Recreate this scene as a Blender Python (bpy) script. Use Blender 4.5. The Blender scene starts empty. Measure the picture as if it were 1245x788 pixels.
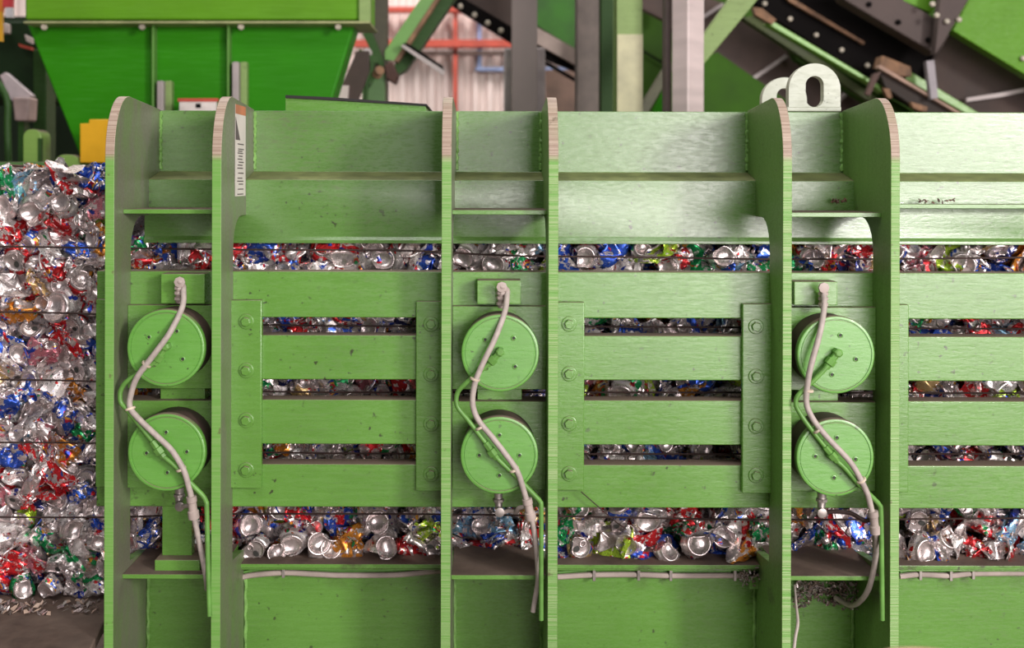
import bpy, bmesh, math, random
import numpy as np
from mathutils import Matrix, Vector, Euler

random.seed(7)
rng = np.random.default_rng(11)
SC = bpy.context.scene
COL = SC.collection
PI = math.pi

# ------------------------------------------------------------------ camera, world, light
D = 2.6            # camera to the front plane of the rib plates (metres)
ZC = 1.8           # lens height above the hall floor
PX = 0.002         # one picture pixel at the rib plane
U0, V0 = 595.0, 220.0
ROLL = 0.0025
cam_d = bpy.data.cameras.new('camera')
cam = bpy.data.objects.new('camera', cam_d); COL.objects.link(cam)
cam.matrix_world = Matrix.Translation((0, -D, ZC)) @ Matrix.Rotation(PI/2, 4, 'X') @ Matrix.Rotation(ROLL, 4, 'Z')
cam_d.sensor_width = 36
cam_d.lens = 36*(D/PX)/1245
cam_d.shift_x = (622.5-U0)/1245
cam_d.shift_y = -(394-V0)/1245
cam_d.dof.use_dof = True
cam_d.dof.focus_distance = D+0.10
cam_d.dof.aperture_fstop = 2.2
cam_d.clip_end = 100
SC.camera = cam

w = bpy.data.worlds.new('hall_air'); SC.world = w; w.use_nodes = True
w.node_tree.nodes['Background'].inputs[0].default_value = (1.0, 0.94, 0.96, 1)
w.node_tree.nodes['Background'].inputs[1].default_value = 0.085

def area(name, loc, target, sx, sy, power, col=(1, 1, 1)):
    l = bpy.data.lights.new(name, 'AREA'); l.shape = 'RECTANGLE'
    l.size = sx; l.size_y = sy; l.energy = power; l.color = col
    o = bpy.data.objects.new(name, l); COL.objects.link(o)
    o.location = loc
    o.rotation_euler = (Vector(target)-Vector(loc)).to_track_quat('-Z', 'Y').to_euler()
    return o
area('daylight_gate', (4.0, -8.0, 2.3), (3.0, 0, 2.0), 6.6, 4.0, 640, (1, .91, .925))
area('side_bay_light', (6.2, -6.6, 4.0), (0.3, 0, 1.5), 1.3, 1.6, 560, (1, .96, .92))
area('roof_light_front', (-1.0, -3.0, 6.5), (0, 0, 1.0), 6, 1.6, 140, (1, .97, .95))
area('backdrop_fill_light', (-1.5, 2.2, 7.0), (-1.5, 3.4, 0.5), 7, 1.2, 150, (1, .97, .95))  # unseen fill lamp added to light the machinery behind the press
area('wall_fill_light', (0.0, 4.6, 6.5), (0, 7.4, 2.2), 8, 1.2, 360, (1, .93, .90))  # unseen fill lamp added to brighten the far wall

vs = SC.view_settings
vs.view_transform = 'Standard'; vs.look = 'None'; vs.gamma = 1.0; vs.use_curve_mapping = False
vs.exposure = 0.0

# ------------------------------------------------------------------ helpers
def P(px, py, d):
    """the point at distance d behind the rib plane that stands at a place of the photograph"""
    x = px + ROLL*(py-V0); y = py - ROLL*(px-U0)
    s = PX*(D+d)/D
    return Vector(((x-U0)*s, d, ZC+(V0-y)*s))
def X(px, d): return (px-U0)*PX*(D+d)/D
def Z(py, d): return ZC+(V0-py)*PX*(D+d)/D

class MB:
    def __init__(s): s.v = []; s.f = []; s.m = []; s.sm = []
    def add(s, vs_, fs, m=0, smooth=False):
        b = len(s.v); s.v += [tuple(q) for q in vs_]
        for f in fs: s.f.append([b+i for i in f]); s.m.append(m); s.sm.append(smooth)
        return s
    def box(s, x0, x1, y0, y1, z0, z1, m=0):
        v = [(x, y, z) for x in (x0, x1) for y in (y0, y1) for z in (z0, z1)]
        return s.add(v, [(0,1,3,2),(4,6,7,5),(0,4,5,1),(2,3,7,6),(0,2,6,4),(1,5,7,3)], m)
    def prism(s, poly, vec, m=0, m_side=None):
        """closed polygon (3D points) extruded along vec"""
        n = len(poly); vec = Vector(vec)
        v = [Vector(p) for p in poly] + [Vector(p)+vec for p in poly]
        s.add(v, [tuple(range(n)), tuple(range(2*n-1, n-1, -1))], m)
        b = len(s.v)-2*n
        for i in range(n):
            j = (i+1) % n
            s.f.append([b+i, b+n+i, b+n+j, b+j]); s.m.append(m if m_side is None else m_side); s.sm.append(False)
        return s
    def px(s, pts, d, th, m=0):
        return s.prism([P(a, b, d) for a, b in pts], (0, th, 0), m)
    def lathe(s, prof, origin, axis=(0, -1, 0), n=48, m=0, smooth=True):
        """prof: (radius, height along axis)"""
        ax = Vector(axis).normalized(); a = ax.orthogonal().normalized(); c = ax.cross(a)
        v = []
        for r, h in prof:
            for k in range(n):
                t = 2*PI*k/n
                v.append(Vector(origin)+ax*h+(a*math.cos(t)+c*math.sin(t))*r)
        f = [(i*n+k, i*n+(k+1) % n, (i+1)*n+(k+1) % n, (i+1)*n+k) for i in range(len(prof)-1) for k in range(n)]
        if prof[0][0] > 1e-6: f.append(tuple(range(n))[::-1])
        if prof[-1][0] > 1e-6: f.append(tuple((len(prof)-1)*n+k for k in range(n)))
        return s.add(v, f, m, smooth)
    def tube(s, pts, r, n=10, m=0, sub=6, caps=True):
        pts = [Vector(p) for p in pts]
        rr = r if isinstance(r, (list, tuple)) else [r]*len(pts)
        if sub > 1 and len(pts) > 2:
            q = [pts[0]*2-pts[1]]+pts+[pts[-1]*2-pts[-2]]; out = []; ro = []
            for i in range(1, len(q)-2):
                for k in range(sub):
                    t = k/sub; a, b, c, e = q[i-1], q[i], q[i+1], q[i+2]
                    out.append(0.5*((2*b)+(c-a)*t+(2*a-5*b+4*c-e)*t*t+(3*b-a-3*c+e)*t**3))
                    ro.append(rr[i-1]*(1-t)+rr[i]*t)
            out.append(pts[-1]); ro.append(rr[-1]); pts, rr = out, ro
        tan = [(pts[min(i+1, len(pts)-1)]-pts[max(i-1, 0)]).normalized() for i in range(len(pts))]
        a = tan[0].orthogonal().normalized(); v = []
        for p, t, ra in zip(pts, tan, rr):
            a = (a-t*a.dot(t)).normalized(); c = t.cross(a)
            for k in range(n): v.append(p+(a*math.cos(2*PI*k/n)+c*math.sin(2*PI*k/n))*ra)
        f = [(i*n+k, i*n+(k+1) % n, (i+1)*n+(k+1) % n, (i+1)*n+k) for i in range(len(pts)-1) for k in range(n)]
        if caps: f += [tuple(range(n))[::-1], tuple((len(pts)-1)*n+k for k in range(n))]
        return s.add(v, f, m, True)
    def build(s, name, mats, parent=None, bevel=0, label=None):
        me = bpy.data.meshes.new(name); me.from_pydata(s.v, [], s.f)
        if not isinstance(mats, (list, tuple)): mats = [mats]
        for m in mats: me.materials.append(m)
        me.polygons.foreach_set('material_index', s.m); me.polygons.foreach_set('use_smooth', s.sm)
        bm = bmesh.new(); bm.from_mesh(me); bmesh.ops.recalc_face_normals(bm, faces=bm.faces); bm.to_mesh(me); bm.free()
        try: me.set_sharp_from_angle(angle=math.radians(38))
        except Exception: pass
        o = bpy.data.objects.new(name, me); COL.objects.link(o)
        if parent is not None: o.parent = parent; o.matrix_parent_inverse = parent.matrix_world.inverted()
        if bevel:
            b = o.modifiers.new('edge', 'BEVEL'); b.width = bevel; b.segments = 2; b.limit_method = 'ANGLE'; b.harden_normals = False
        if label: o['label'] = label
        return o
def tag(o, label, cat, group=None, kind=None):
    o['label'] = label; o['category'] = cat
    if group: o['group'] = group
    if kind: o['kind'] = kind
    return o
def empty(name, loc, label, cat, group=None):
    o = bpy.data.objects.new(name, None); COL.objects.link(o); o.location = loc
    o.matrix_world = Matrix.Translation(loc)
    return tag(o, label, cat, group)
def struct(o): o['kind'] = 'structure'; return o

# ------------------------------------------------------------------ materials
class NT:
    def __init__(s, name):
        s.mat = bpy.data.materials.new(name); s.mat.use_nodes = True
        s.t = s.mat.node_tree; s.b = s.t.nodes['Principled BSDF']
    def n(s, kind, **kw):
        q = s.t.nodes.new(kind)
        for k, v in kw.items():
            if k in q.inputs: q.inputs[k].default_value = v
            else: setattr(q, k, v)
        return q
    def l(s, a, b): s.t.links.new(a, b)
    def coord(s, scale=(1, 1, 1)):
        c = s.n('ShaderNodeNewGeometry'); m = s.n('ShaderNodeMapping'); m.inputs['Scale'].default_value = scale
        s.l(c.outputs['Position'], m.inputs['Vector']); return m.outputs['Vector']
    def noise(s, scale, detail=4, stretch=(1, 1, 1), rough=.55):
        q = s.n('ShaderNodeTexNoise'); q.inputs['Scale'].default_value = scale
        q.inputs['Detail'].default_value = detail; q.inputs['Roughness'].default_value = rough
        s.l(s.coord(stretch), q.inputs['Vector']); return q.outputs['Fac']
    def ramp(s, fac, a, b, lo=0., hi=1.):
        q = s.n('ShaderNodeMapRange'); q.inputs['From Min'].default_value = a; q.inputs['From Max'].default_value = b
        q.inputs['To Min'].default_value = lo; q.inputs['To Max'].default_value = hi
        s.l(fac, q.inputs['Value']); return q.outputs['Result']
    def math(s, op, a, b):
        q = s.n('ShaderNodeMath'); q.operation = op
        for i, x in enumerate((a, b)):
            if isinstance(x, (int, float)): q.inputs[i].default_value = x
            else: s.l(x, q.inputs[i])
        return q.outputs[0]
    def mix(s, fac, a, b):
        q = s.n('ShaderNodeMix'); q.data_type = 'RGBA'
        for i, x in ((0, fac), (6, a), (7, b)):
            if isinstance(x, (int, float)): q.inputs[i].default_value = x
            elif isinstance(x, tuple): q.inputs[i].default_value = (*x, 1) if len(x) == 3 else x
            else: s.l(x, q.inputs[i])
        return q.outputs[2]
    def set(s, name, x):
        if isinstance(x, (int, float, tuple)): s.b.inputs[name].default_value = (*x, 1) if isinstance(x, tuple) else x
        else: s.l(x, s.b.inputs[name])
    def bump(s, h, dist, strength=1.):
        q = s.n('ShaderNodeBump'); q.inputs['Distance'].default_value = dist; q.inputs['Strength'].default_value = strength
        s.l(h, q.inputs['Height']); s.l(q.outputs['Normal'], s.b.inputs['Normal'])
    def up(s):
        g = s.n('ShaderNodeNewGeometry'); sp = s.n('ShaderNodeSeparateXYZ'); s.l(g.outputs['Normal'], sp.inputs[0])
        return sp.outputs['Z']
    def z(s):
        g = s.n('ShaderNodeNewGeometry'); sp = s.n('ShaderNodeSeparateXYZ'); s.l(g.outputs['Position'], sp.inputs[0])
        return sp.outputs['Z']

GREEN = (0.122, 0.300, 0.045)
DUST = (0.20, 0.135, 0.10)
def paint(name, col=GREEN, rough=.24, dirt=.35, dust=1., dirtcol=(.09, .085, .045), streak=(3, 3, 60), chips=True, spec=1.0, lit_side_grime=False):
    t = NT(name)
    big = t.noise(3.2, 5); fine = t.noise(95, 6, (.4, 1, 1.5), rough=.7); st = t.noise(2.2, 5, streak)
    c = t.mix(t.ramp(big, .35, .7), col, tuple(x*.86 for x in col))
    c = t.mix(t.ramp(st, .45, .75, 0, .30), c, tuple(min(1, x*1.25+.03) for x in col))
    c = t.mix(t.math('MULTIPLY', t.ramp(fine, .50, .72), t.ramp(big, .40, .75, 0, dirt)), c, dirtcol)
    if chips:
        sp = t.noise(62, 3); sp2 = t.noise(5, 2)
        c = t.mix(t.math('MULTIPLY', t.ramp(sp, .665, .70), t.ramp(sp2, .42, .6, .2, .9)), c, (.035, .035, .02))
    c = t.mix(t.math('MULTIPLY', t.ramp(t.up(), .55, .85, 0, dust), t.ramp(fine, .25, .5, .75, 1)), c, DUST)
    z_ = t.z()   # oily dirt along the top of the lower plates
    low = t.math('MULTIPLY', t.ramp(z_, .70, .79), t.ramp(z_, .80, .795))
    c = t.mix(t.math('MULTIPLY', low, t.ramp(t.noise(11, 5), .50, .62, 0, .85)), c, (.05, .04, .025))
    if lit_side_grime:   # grey on right-facing sides: light from the right painted in, with patchy dirt
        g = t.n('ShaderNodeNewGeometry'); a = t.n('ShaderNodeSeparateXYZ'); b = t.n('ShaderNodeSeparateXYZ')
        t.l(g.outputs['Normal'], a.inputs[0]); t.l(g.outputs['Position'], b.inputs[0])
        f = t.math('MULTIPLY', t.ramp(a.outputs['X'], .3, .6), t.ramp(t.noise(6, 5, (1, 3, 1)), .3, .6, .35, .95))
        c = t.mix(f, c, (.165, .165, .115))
    t.set('Base Color', c)
    t.set('Roughness', t.math('ADD', t.ramp(fine, .3, .7, rough-.06, rough+.14), t.ramp(t.up(), .5, .8, 0, .4)))
    t.set('Specular IOR Level', spec)
    t.bump(t.math('ADD', fine, t.math('MULTIPLY', st, .45)), .0007, .7)
    return t.mat
M_green = paint('green_gloss_paint')
M_rib = paint('green_rib_side_paint', (0.115, 0.25, 0.038), .42, .8, dirtcol=(.11, .10, .05), streak=(3, 40, 3), lit_side_grime=True)
M_cap = paint('green_cap_paint', (0.135, 0.375, 0.058), .30, .15)
def rib_edge():
    t = NT('flame_cut_edge_paint')
    st = t.noise(1.0, 4, (2, 2, 300)); big = t.noise(9, 4); z = t.z()
    g = t.n('ShaderNodeNewGeometry'); sx = t.n('ShaderNodeSeparateXYZ'); t.l(g.outputs['Position'], sx.inputs[0]); amt = t.ramp(sx.outputs['X'], -.5, .3, .25, .85)
    c = t.mix(t.math('MULTIPLY', t.ramp(st, .4, .62), amt), (.15, .36, .065), (.36, .47, .22))
    worn = t.math('MULTIPLY', t.ramp(z, ZC+.045, ZC+.065), t.ramp(big, .25, .45, .8, 1))
    brown = t.mix(t.ramp(st, .4, .6), (.30, .21, .155), (.46, .36, .28))
    c = t.mix(worn, c, brown)
    c = t.mix(t.ramp(t.noise(30, 4), .66, .72, 0, .7), c, (.12, .09, .05))
    t.set('Base Color', c); t.set('Roughness', .42)
    t.bump(t.math('MULTIPLY', st, amt), .003, .9)
    return t.mat
M_edge = rib_edge()
def dusty():
    t = NT('dust_covered_steel')
    n = t.noise(18, 6); g = t.noise(4, 3)
    c = t.mix(t.ramp(n, .3, .7), (.085, .055, .042), (.17, .115, .088))
    t.set('Base Color', t.mix(t.ramp(g, .45, .65, 0, .5), c, (.22, .165, .13))); t.set('Roughness', .85); t.bump(n, .003)
    return t.mat
M_dust = dusty()
def plain(name, col, rough=.5, metal=0., var=.25, scale=8, bump=0., spec=.5, stretch=(1, 1, 1)):
    t = NT(name); n = t.noise(scale, 5, stretch)
    t.set('Base Color', t.mix(t.ramp(n, .35, .65, 0, 1), tuple(x*(1-var) for x in col), tuple(min(1, x*(1+var*.6)) for x in col)))
    t.set('Roughness', t.ramp(n, .3, .7, rough, min(1, rough+.12))); t.set('Metallic', metal); t.set('Specular IOR Level', spec)
    if bump: t.bump(n, bump)
    return t.mat
M_grime = plain('cylinder_grime', (.075, .045, .038), .6, 0, .4, 12)
M_hose = plain('grey_braided_hose', (.44, .38, .34), .5, 0, .15, 60, .0006)
M_fit = plain('grey_plastic_fitting', (.45, .37, .33), .45)
M_steel = plain('dull_zinc_steel', (.42, .38, .35), .35, .7, .2, 30)
M_hole = plain('dark_socket', (.03, .03, .025), .6)
M_hosegreen = plain('green_painted_pipe', (.13, .31, .06), .38, 0, .2, 30)
M_black = plain('black_rubber', (.015, .013, .012), .6)
M_wire = plain('baling_wire_steel', (.05, .028, .024), .55, .3, .3, 40)

def can_mat(name, src, end=False):
    t = NT(name)
    if src == 'object':
        oi = t.n('ShaderNodeObjectInfo'); base = oi.outputs['Color']
    else:
        at = t.n('ShaderNodeAttribute'); at.attribute_name = 'print_colour'; base = at.outputs['Color']
    bare = (.84, .735, .715)
    n1 = t.noise(34, 3); n2 = t.noise(130, 3); n3 = t.noise(70, 2); n4 = t.noise(34, 1.5, (1, 1.3, .8)); hue = t.noise(16, 1)
    if end:
        c = t.mix(t.ramp(n1, .35, .7), (.80, .71, .69), (.48, .42, .41)); t.set('Metallic', .80)
        t.set('Base Color', c)
    else:
        cr = t.n('ShaderNodeValToRGB'); cr.color_ramp.interpolation = 'CONSTANT'; t.l(hue, cr.inputs[0])
        el = cr.color_ramp.elements; inks = [(0, (.03, .06, .40)), (.40, (.60, .03, .03)), (.47, (.80, .76, .75)), (.52, (.04, .12, .5)), (.56, (.70, .35, .05)), (.60, (.5, .03, .06)), (.64, (.03, .30, .10))]
        while len(el) < len(inks): el.new(.9)
        for e_, (p_, q_) in zip(el, inks): e_.position = p_; e_.color = (*q_, 1)
        c = t.mix(t.ramp(n1, .58, .60), base, bare)
        ink = t.ramp(n4, .60, .61)
        c = t.mix(ink, c, cr.outputs[0])
        c = t.mix(t.math('MULTIPLY', t.ramp(n3, .60, .63), .85), c, (.80, .74, .72))
        c = t.mix(t.math('MULTIPLY', t.ramp(n2, .63, .66), .8), c, (.045, .03, .05))
        t.set('Base Color', c); t.set('Metallic', t.ramp(n1, .52, .6, .60, .78))
    t.set('Roughness', t.ramp(n2, .3, .7, .24, .36))
    t.bump(t.noise(110, 2), .0008, .7)
    return t.mat
M_can_o = can_mat('printed_can_metal', 'object'); M_can_s = can_mat('printed_can_metal_heap', 'attr')
M_can_e = can_mat('bare_can_end_metal', 'object', True)

# ------------------------------------------------------------------ setting
M_floor = plain('dusty_concrete_floor', (.17, .13, .11), .8, 0, .3, 3, .002)
M_clad = plain('pale_wall_cladding', (.74, .62, .58), .55, 0, .1, 2)
M_ceil = plain('dark_roof_sheeting', (.10, .09, .085), .7)
struct(MB().box(-9, 9, -12, 10.2, -.12, 0).build('floor', M_floor))
struct(MB().box(-9, 9, 0, 10.2, 8.2, 8.3).build('ceiling', M_ceil))
# corrugated wall at the far end of the hall
mb = MB(); y0 = 7.2; pitch = .134; prof = []
x = -9.0
while x < 9: prof += [(x, y0), (x+.052, y0), (x+.067, y0+.045), (x+.119, y0+.045)]; x += pitch
prof += [(x, y0), (x, y0+.2), (-9, y0+.2)]
vv = [(a, b, 0) for a, b in prof]
mb.prism(vv, (0, 0, 8.2)); struct(mb.build('wall_back', M_clad))
struct(MB().box(-9.1, -9, -2, 7.2, 0, 8.2).build('wall_left', M_ceil))
struct(MB().box(9, 9.1, -2, 7.2, 0, 8.2).build('wall_right', M_ceil))
M_red = plain('red_primer_steel', (.50, .075, .045), .5)
def rail(name, pts, d, th, m): return struct(MB().px(pts, d, th).build(name, m))
rail('trim_1', [(430, 48), (700, 48), (700, 57), (430, 57)], 7.0, .12, M_red)
rail('trim_2', [(430, 8), (700, 8), (700, 14), (430, 14)], 7.0, .12, M_red)
rail('trim_3', [(551, -60), (556, -60), (556, 330), (551, 330)], 7.05, .1, M_red)
rail('trim_4', [(430, 62), (700, 62), (700, 66), (430, 66)], 7.05, .1, plain('brown_rail_steel', (.22, .15, .13), .6))

# ------------------------------------------------------------------ the baling press
baler = empty('baling_press', (0.3, 0.3, 0), 'long green steel baling press with six upright rib plates, squeezing a bale of cans', 'baling press')
LEFT, RIGHT = X(129, 0), 1.75
ribs_px = [(127.6, 139), (257.6, 269.2), (537, 549), (667, 679), (952, 963), (1083.3, 1094.3)]
RX = [(X(a, 0), X(b, 0)) for a, b in ribs_px]
# profile of a rib plate, (depth, height above the lens)
rp = [(0, -1.8), (0, .054)]
for k in range(1, 11):
    t = k/10*PI/2; rp.append((.11*(1-math.cos(t)), .054+.158*math.sin(t)))
rp += [(.36, .196), (.36, .024), (.27, .004), (.27, -.093), (.205, -.093)]
for k in range(1, 7):
    t = k/6*PI/2; rp.append((.205-.0825*math.sin(t), -.093-.085*(1-math.cos(t))))
rp += [(.1225, -.968), (.25, -.985), (.25, -1.8)]
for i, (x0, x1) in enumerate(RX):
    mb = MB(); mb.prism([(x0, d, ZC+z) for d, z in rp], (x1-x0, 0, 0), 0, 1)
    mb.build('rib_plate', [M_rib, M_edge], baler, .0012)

M_beam = paint('green_beam_paint', (.108, .240, .048), .25, 1.0, dust=0., spec=1.15)
M_khaki = plain('dusty_khaki_edge', (.20, .22, .085), .6, 0, .3, 20)
M_weld = plain('painted_weld', (.20, .40, .10), .4, 0, .3, 60)
# top beam: bent face plate
bx = X(133, 0)
tp = [(.36, .193), (.36, .024), (.264, .002), (.264, -.150), (.258, -.160), (.258, -.168), (.276, -.168), (.276, -.01), (.375, .012), (.375, .193)]
mb = MB().prism([(bx, d, ZC+z) for d, z in tp], (RIGHT-bx, 0, 0)); mb.m[3] = 1
mb.build('top_beam', [M_beam, M_khaki], baler, .0015)
MB().box(bx, RIGHT, .375, 1.45, ZC+.165, ZC+.185).build('roof_plate', M_green, baler)
MB().box(bx, RIGHT, 1.45, 1.48, ZC-1.0, ZC+.185).build('rear_wall', M_green, baler)
# tilted cover plate on the beam
mb = MB()
mb.px([(347, 119), (517, 128.5), (519, 137), (347, 137)], .372, .55)
mb.build('cover_plate', M_green, baler, .001)
MB().px([(347, 115.5), (400, 118), (519, 126.5), (519, 128.8), (400, 121.5), (347, 119)], .366, .56).build('gasket', M_black, baler, label='black rubber gasket')
# weld beads where the ribs meet the face plates
for i, (x0, x1) in enumerate(RX):
    for xw, sg_ in ((x0, -1), (x1, 1)):
        if i == 0 and sg_ < 0: continue
        for d_, za, zb in ((.358, ZC+.03, ZC+.19), (.260, .3, ZC-1.05)):
            n_ = 24; pts = [(xw+sg_*(.002+.0012*math.sin(k*2.3+i)), d_-.001*math.cos(k*3.1), za+(zb-za)*k/n_) for k in range(n_+1)]
            MB().tube(pts, [.0045+.0012*math.sin(k*1.7) for k in range(n_+1)], 7, sub=2).build('weld_bead', M_weld, baler)
# lifting lugs
def lug(d, px0, px1, top, base, name='lifting_lug'):
    a, b = P(px0, base, d), P(px1, base, d); zt = P(px0, top, d).z; r = (b.x-a.x)/2; cx = (a.x+b.x)/2
    outer = [(a.x, a.z), (b.x, b.z)]
    n = 20; cz = zt-r
    outer += [(cx+r*math.cos(PI*k/n), cz+r*math.sin(PI*k/n)) for k in range(n+1)]
    hr = r*.35; h0 = a.z+.012+hr; h1 = cz+.012
    # slotted hole
    inner = [(cx+hr*math.cos(PI*k/n), h1+hr*math.sin(PI*k/n)) for k in range(n+1)]
    inner += [(cx-hr*math.cos(PI*k/n), h0-hr*math.sin(PI*k/n)) for k in range(n+1)]
    bm = bmesh.new()
    def ring(pts, y): return [bm.verts.new((p[0], y, p[1])) for p in pts]
    for y in (d, d+.03):
        o_ = ring(outer, y); i_ = ring(inner, y)
        es = [bm.edges.new((o_[k], o_[(k+1) % len(o_)])) for k in range(len(o_))]
        es += [bm.edges.new((i_[k], i_[(k+1) % len(i_)])) for k in range(len(i_))]
        bmesh.ops.triangle_fill(bm, use_beauty=True, edges=es)
        if y == d: A_, B_ = o_, i_
        else:
            for L0, L1 in ((A_, o_), (B_, i_)):
                for k in range(len(L0)):
                    j = (k+1) % len(L0); bm.faces.new((L0[k], L0[j], L1[j], L1[k]))
    bmesh.ops.recalc_face_normals(bm, faces=bm.faces)
    me = bpy.data.meshes.new(name); bm.to_mesh(me); bm.free(); me.materials.append(M_lug)
    o = bpy.data.objects.new(name, me); COL.objects.link(o); o.parent = baler; o.matrix_parent_inverse = baler.matrix_world.inverted()
    return o
M_lug = paint('pale_worn_lug_paint', (.40, .44, .33), .4, .5, dust=.2)
lug(.365, 959, 1022, 77, 135.5); lug(.76, 926.5, 981, 94, 136)
MB().px([(957, 130), (1023, 130), (1023, 135.5), (957, 135.5)], .360, .06).build('lug_base', M_lug, baler, .002)
# shelves
def shelf(pa, pb, pyt, d0, d1, th, m=(0,)):
    z = Z(pyt, d0)
    mb = MB().box(pa, pb, d0, d1, z-th, z); mb.m = [0, 0, 0, 0, 0, 1]
    return mb.build('shelf_plate', [M_green, M_dust], baler, .001)
bays = [(RX[0][1], RX[1][0]), (RX[2][1], RX[3][0]), (RX[4][1], RX[5][0])]
for a, b in bays: shelf(a, b, 255.5 if a < 0 else 257.5, .064, .30, .011)
shelf(RX[5][1], RIGHT, 247, .215, .30, .011)
for a, b in bays: shelf(a, b, 699.5, .064, .29, .011)
# side bars
bars = [(330.5, 386.5), (408, 462), (486.5, 540.5), (565, 617)]
bk = 1+.1225/D
for a, b in bars:
    MB().box(X(118, .1225), RIGHT, .1225, .178, Z(b, .1225), Z(a, .1225)).build('side_bar', M_green, baler, .0025)
# lower front plate and the ledge over it
zl = Z(686.5, .215)
mb = MB().box(RX[0][1], RIGHT, .215, 1.45, zl-.011, zl); mb.m = [0, 0, 0, 0, 0, 1]
mb.build('chamber_floor_ledge', [M_green, M_dust], baler, .001)
MB().box(RX[0][0], RIGHT, .262, .29, 0.02, zl-.0115).build('lower_plate', M_green, baler)
MB().box(RX[0][1], RIGHT, .225, .262, zl-.019, zl-.0145).build('stiffening_strip', M_green, baler, .001)
# mounting plates, blocks in the three narrow bays
for i, (a, b) in enumerate(bays):
    MB().box(a, b, .098, .1222, Z(473.5, .098), Z(372+i*.4, .098)).build('mounting_plate', M_green, baler, .0015)
    MB().box(a, b, .098, .1222, Z(594.5+i, .098), Z(488, .098)).build('mounting_plate', M_green, baler, .0015)
    q = [(196, 249), (580.5, 633.5), (966, 1018.5)][i]
    MB().box(X(q[0], .07), X(q[1], .07), .07, .1222, Z(370, .07), Z([334, 341, 341.5][i], .07)).build('port_block', M_green, baler, .0015)
    q = [(197, 251), (581, 635), (970, 1018)][i]
    MB().box(X(q[0], .13), X(q[1], .13), .12, .19, Z(489, .13), Z(472, .13)).build('spacer_block', M_green, baler, .0015)
MB().box(X(199, .13), X(235, .13), .125, .15, Z(678, .13), Z(600, .13)).build('drop_plate', M_green, baler, .001)
MB().box(X(189, .09), X(244, .09), .09, .15, Z(699, .09), Z(682, .09)).build('foot_bar', M_green, baler, .002)
# bolted strips
def bolt(px, py, d, parent, r=.0125):
    c = P(px, py, d); mb = MB()
    mb.lathe([(0.0, 0), (.0195, 0), (.0195, .002), (.018, .0032), (0, .0032)], c, n=28)
    mb.lathe([(r, .0030), (r, .010), (r*.9, .0115), (0, .0115)], c, n=6, smooth=False)
    return mb.build('bolt', M_green, parent, .0006)
strips = [((279, 317.5), (365, 594), 299.5, (391, 450.5, 511, 571.5)), ((506, 541), (366.5, 597.5), 524, (394, 455, 515.5, 576.5)),
          ((677, 710), (367.5, 596.5), 692, (394, 454.5, 515, 576)), ((903, 938), (369.5, 600), 919, (397, 457.5, 518, 578)),
          ((1080, 1104.5), (370.5, 599), None, ()), ((116.5, 140), (364, 592.5), None, ())]
for (a, b), (t, u), bxp, bys in strips:
    d = .1045
    p0, p1 = P(a, t, d), P(b, u, d)
    o = MB().box(p0.x, p1.x, d, .1222, p1.z, p0.z).build('clamp_strip', M_green, baler, .002)
    for by in bys: bolt(bxp, by, d, o)

# hydraulic cylinders with end caps
def cylinder(px, py, ang):
    c = P(px, py, 0.0); R = .0948
    body = MB().lathe([(R*.965, 0), (R*.965, .083)], (c.x, .098, c.z), n=64).build('hydraulic_cylinder', M_grime, baler)
    prof = [(R*.97, -.022), (R, -.018), (R, -.004), (R*.985, -.0008), (R*.965, 0), (R*.925, 0), (R*.915, -.0022), (R*.90, -.0022), (R*.89, -.0006), (0, -.0006)]
    MB().lathe(prof, (c.x, .003, c.z), n=72).build('end_cap', M_cap, body, label='round green end cap')
    for k in range(4):
        a = math.radians(ang+90*k); q = (c.x+.049*math.cos(a), .0033, c.z+.049*math.sin(a))
        mb = MB().lathe([(.0065, -.001), (.0065, .0012), (.0048, .0018), (.0040, -.0004), (0, -.0004)], q, n=16, m=0)
        mb.lathe([(0, 0.0001), (.0036, 0.0001), (.0036, .0004), (0, .0004)], q, n=6, m=1, smooth=False)
        mb.build('cap_screw', [M_cap, M_hole], body)
    return body, c
cyls = [[(201, 423.5, 57), (202, 550.5, 92)], [(608, 429.6, 48), (607, 554, 90)], [(1017, 431.8, 78), (1016, 557, 86)]]
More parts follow.
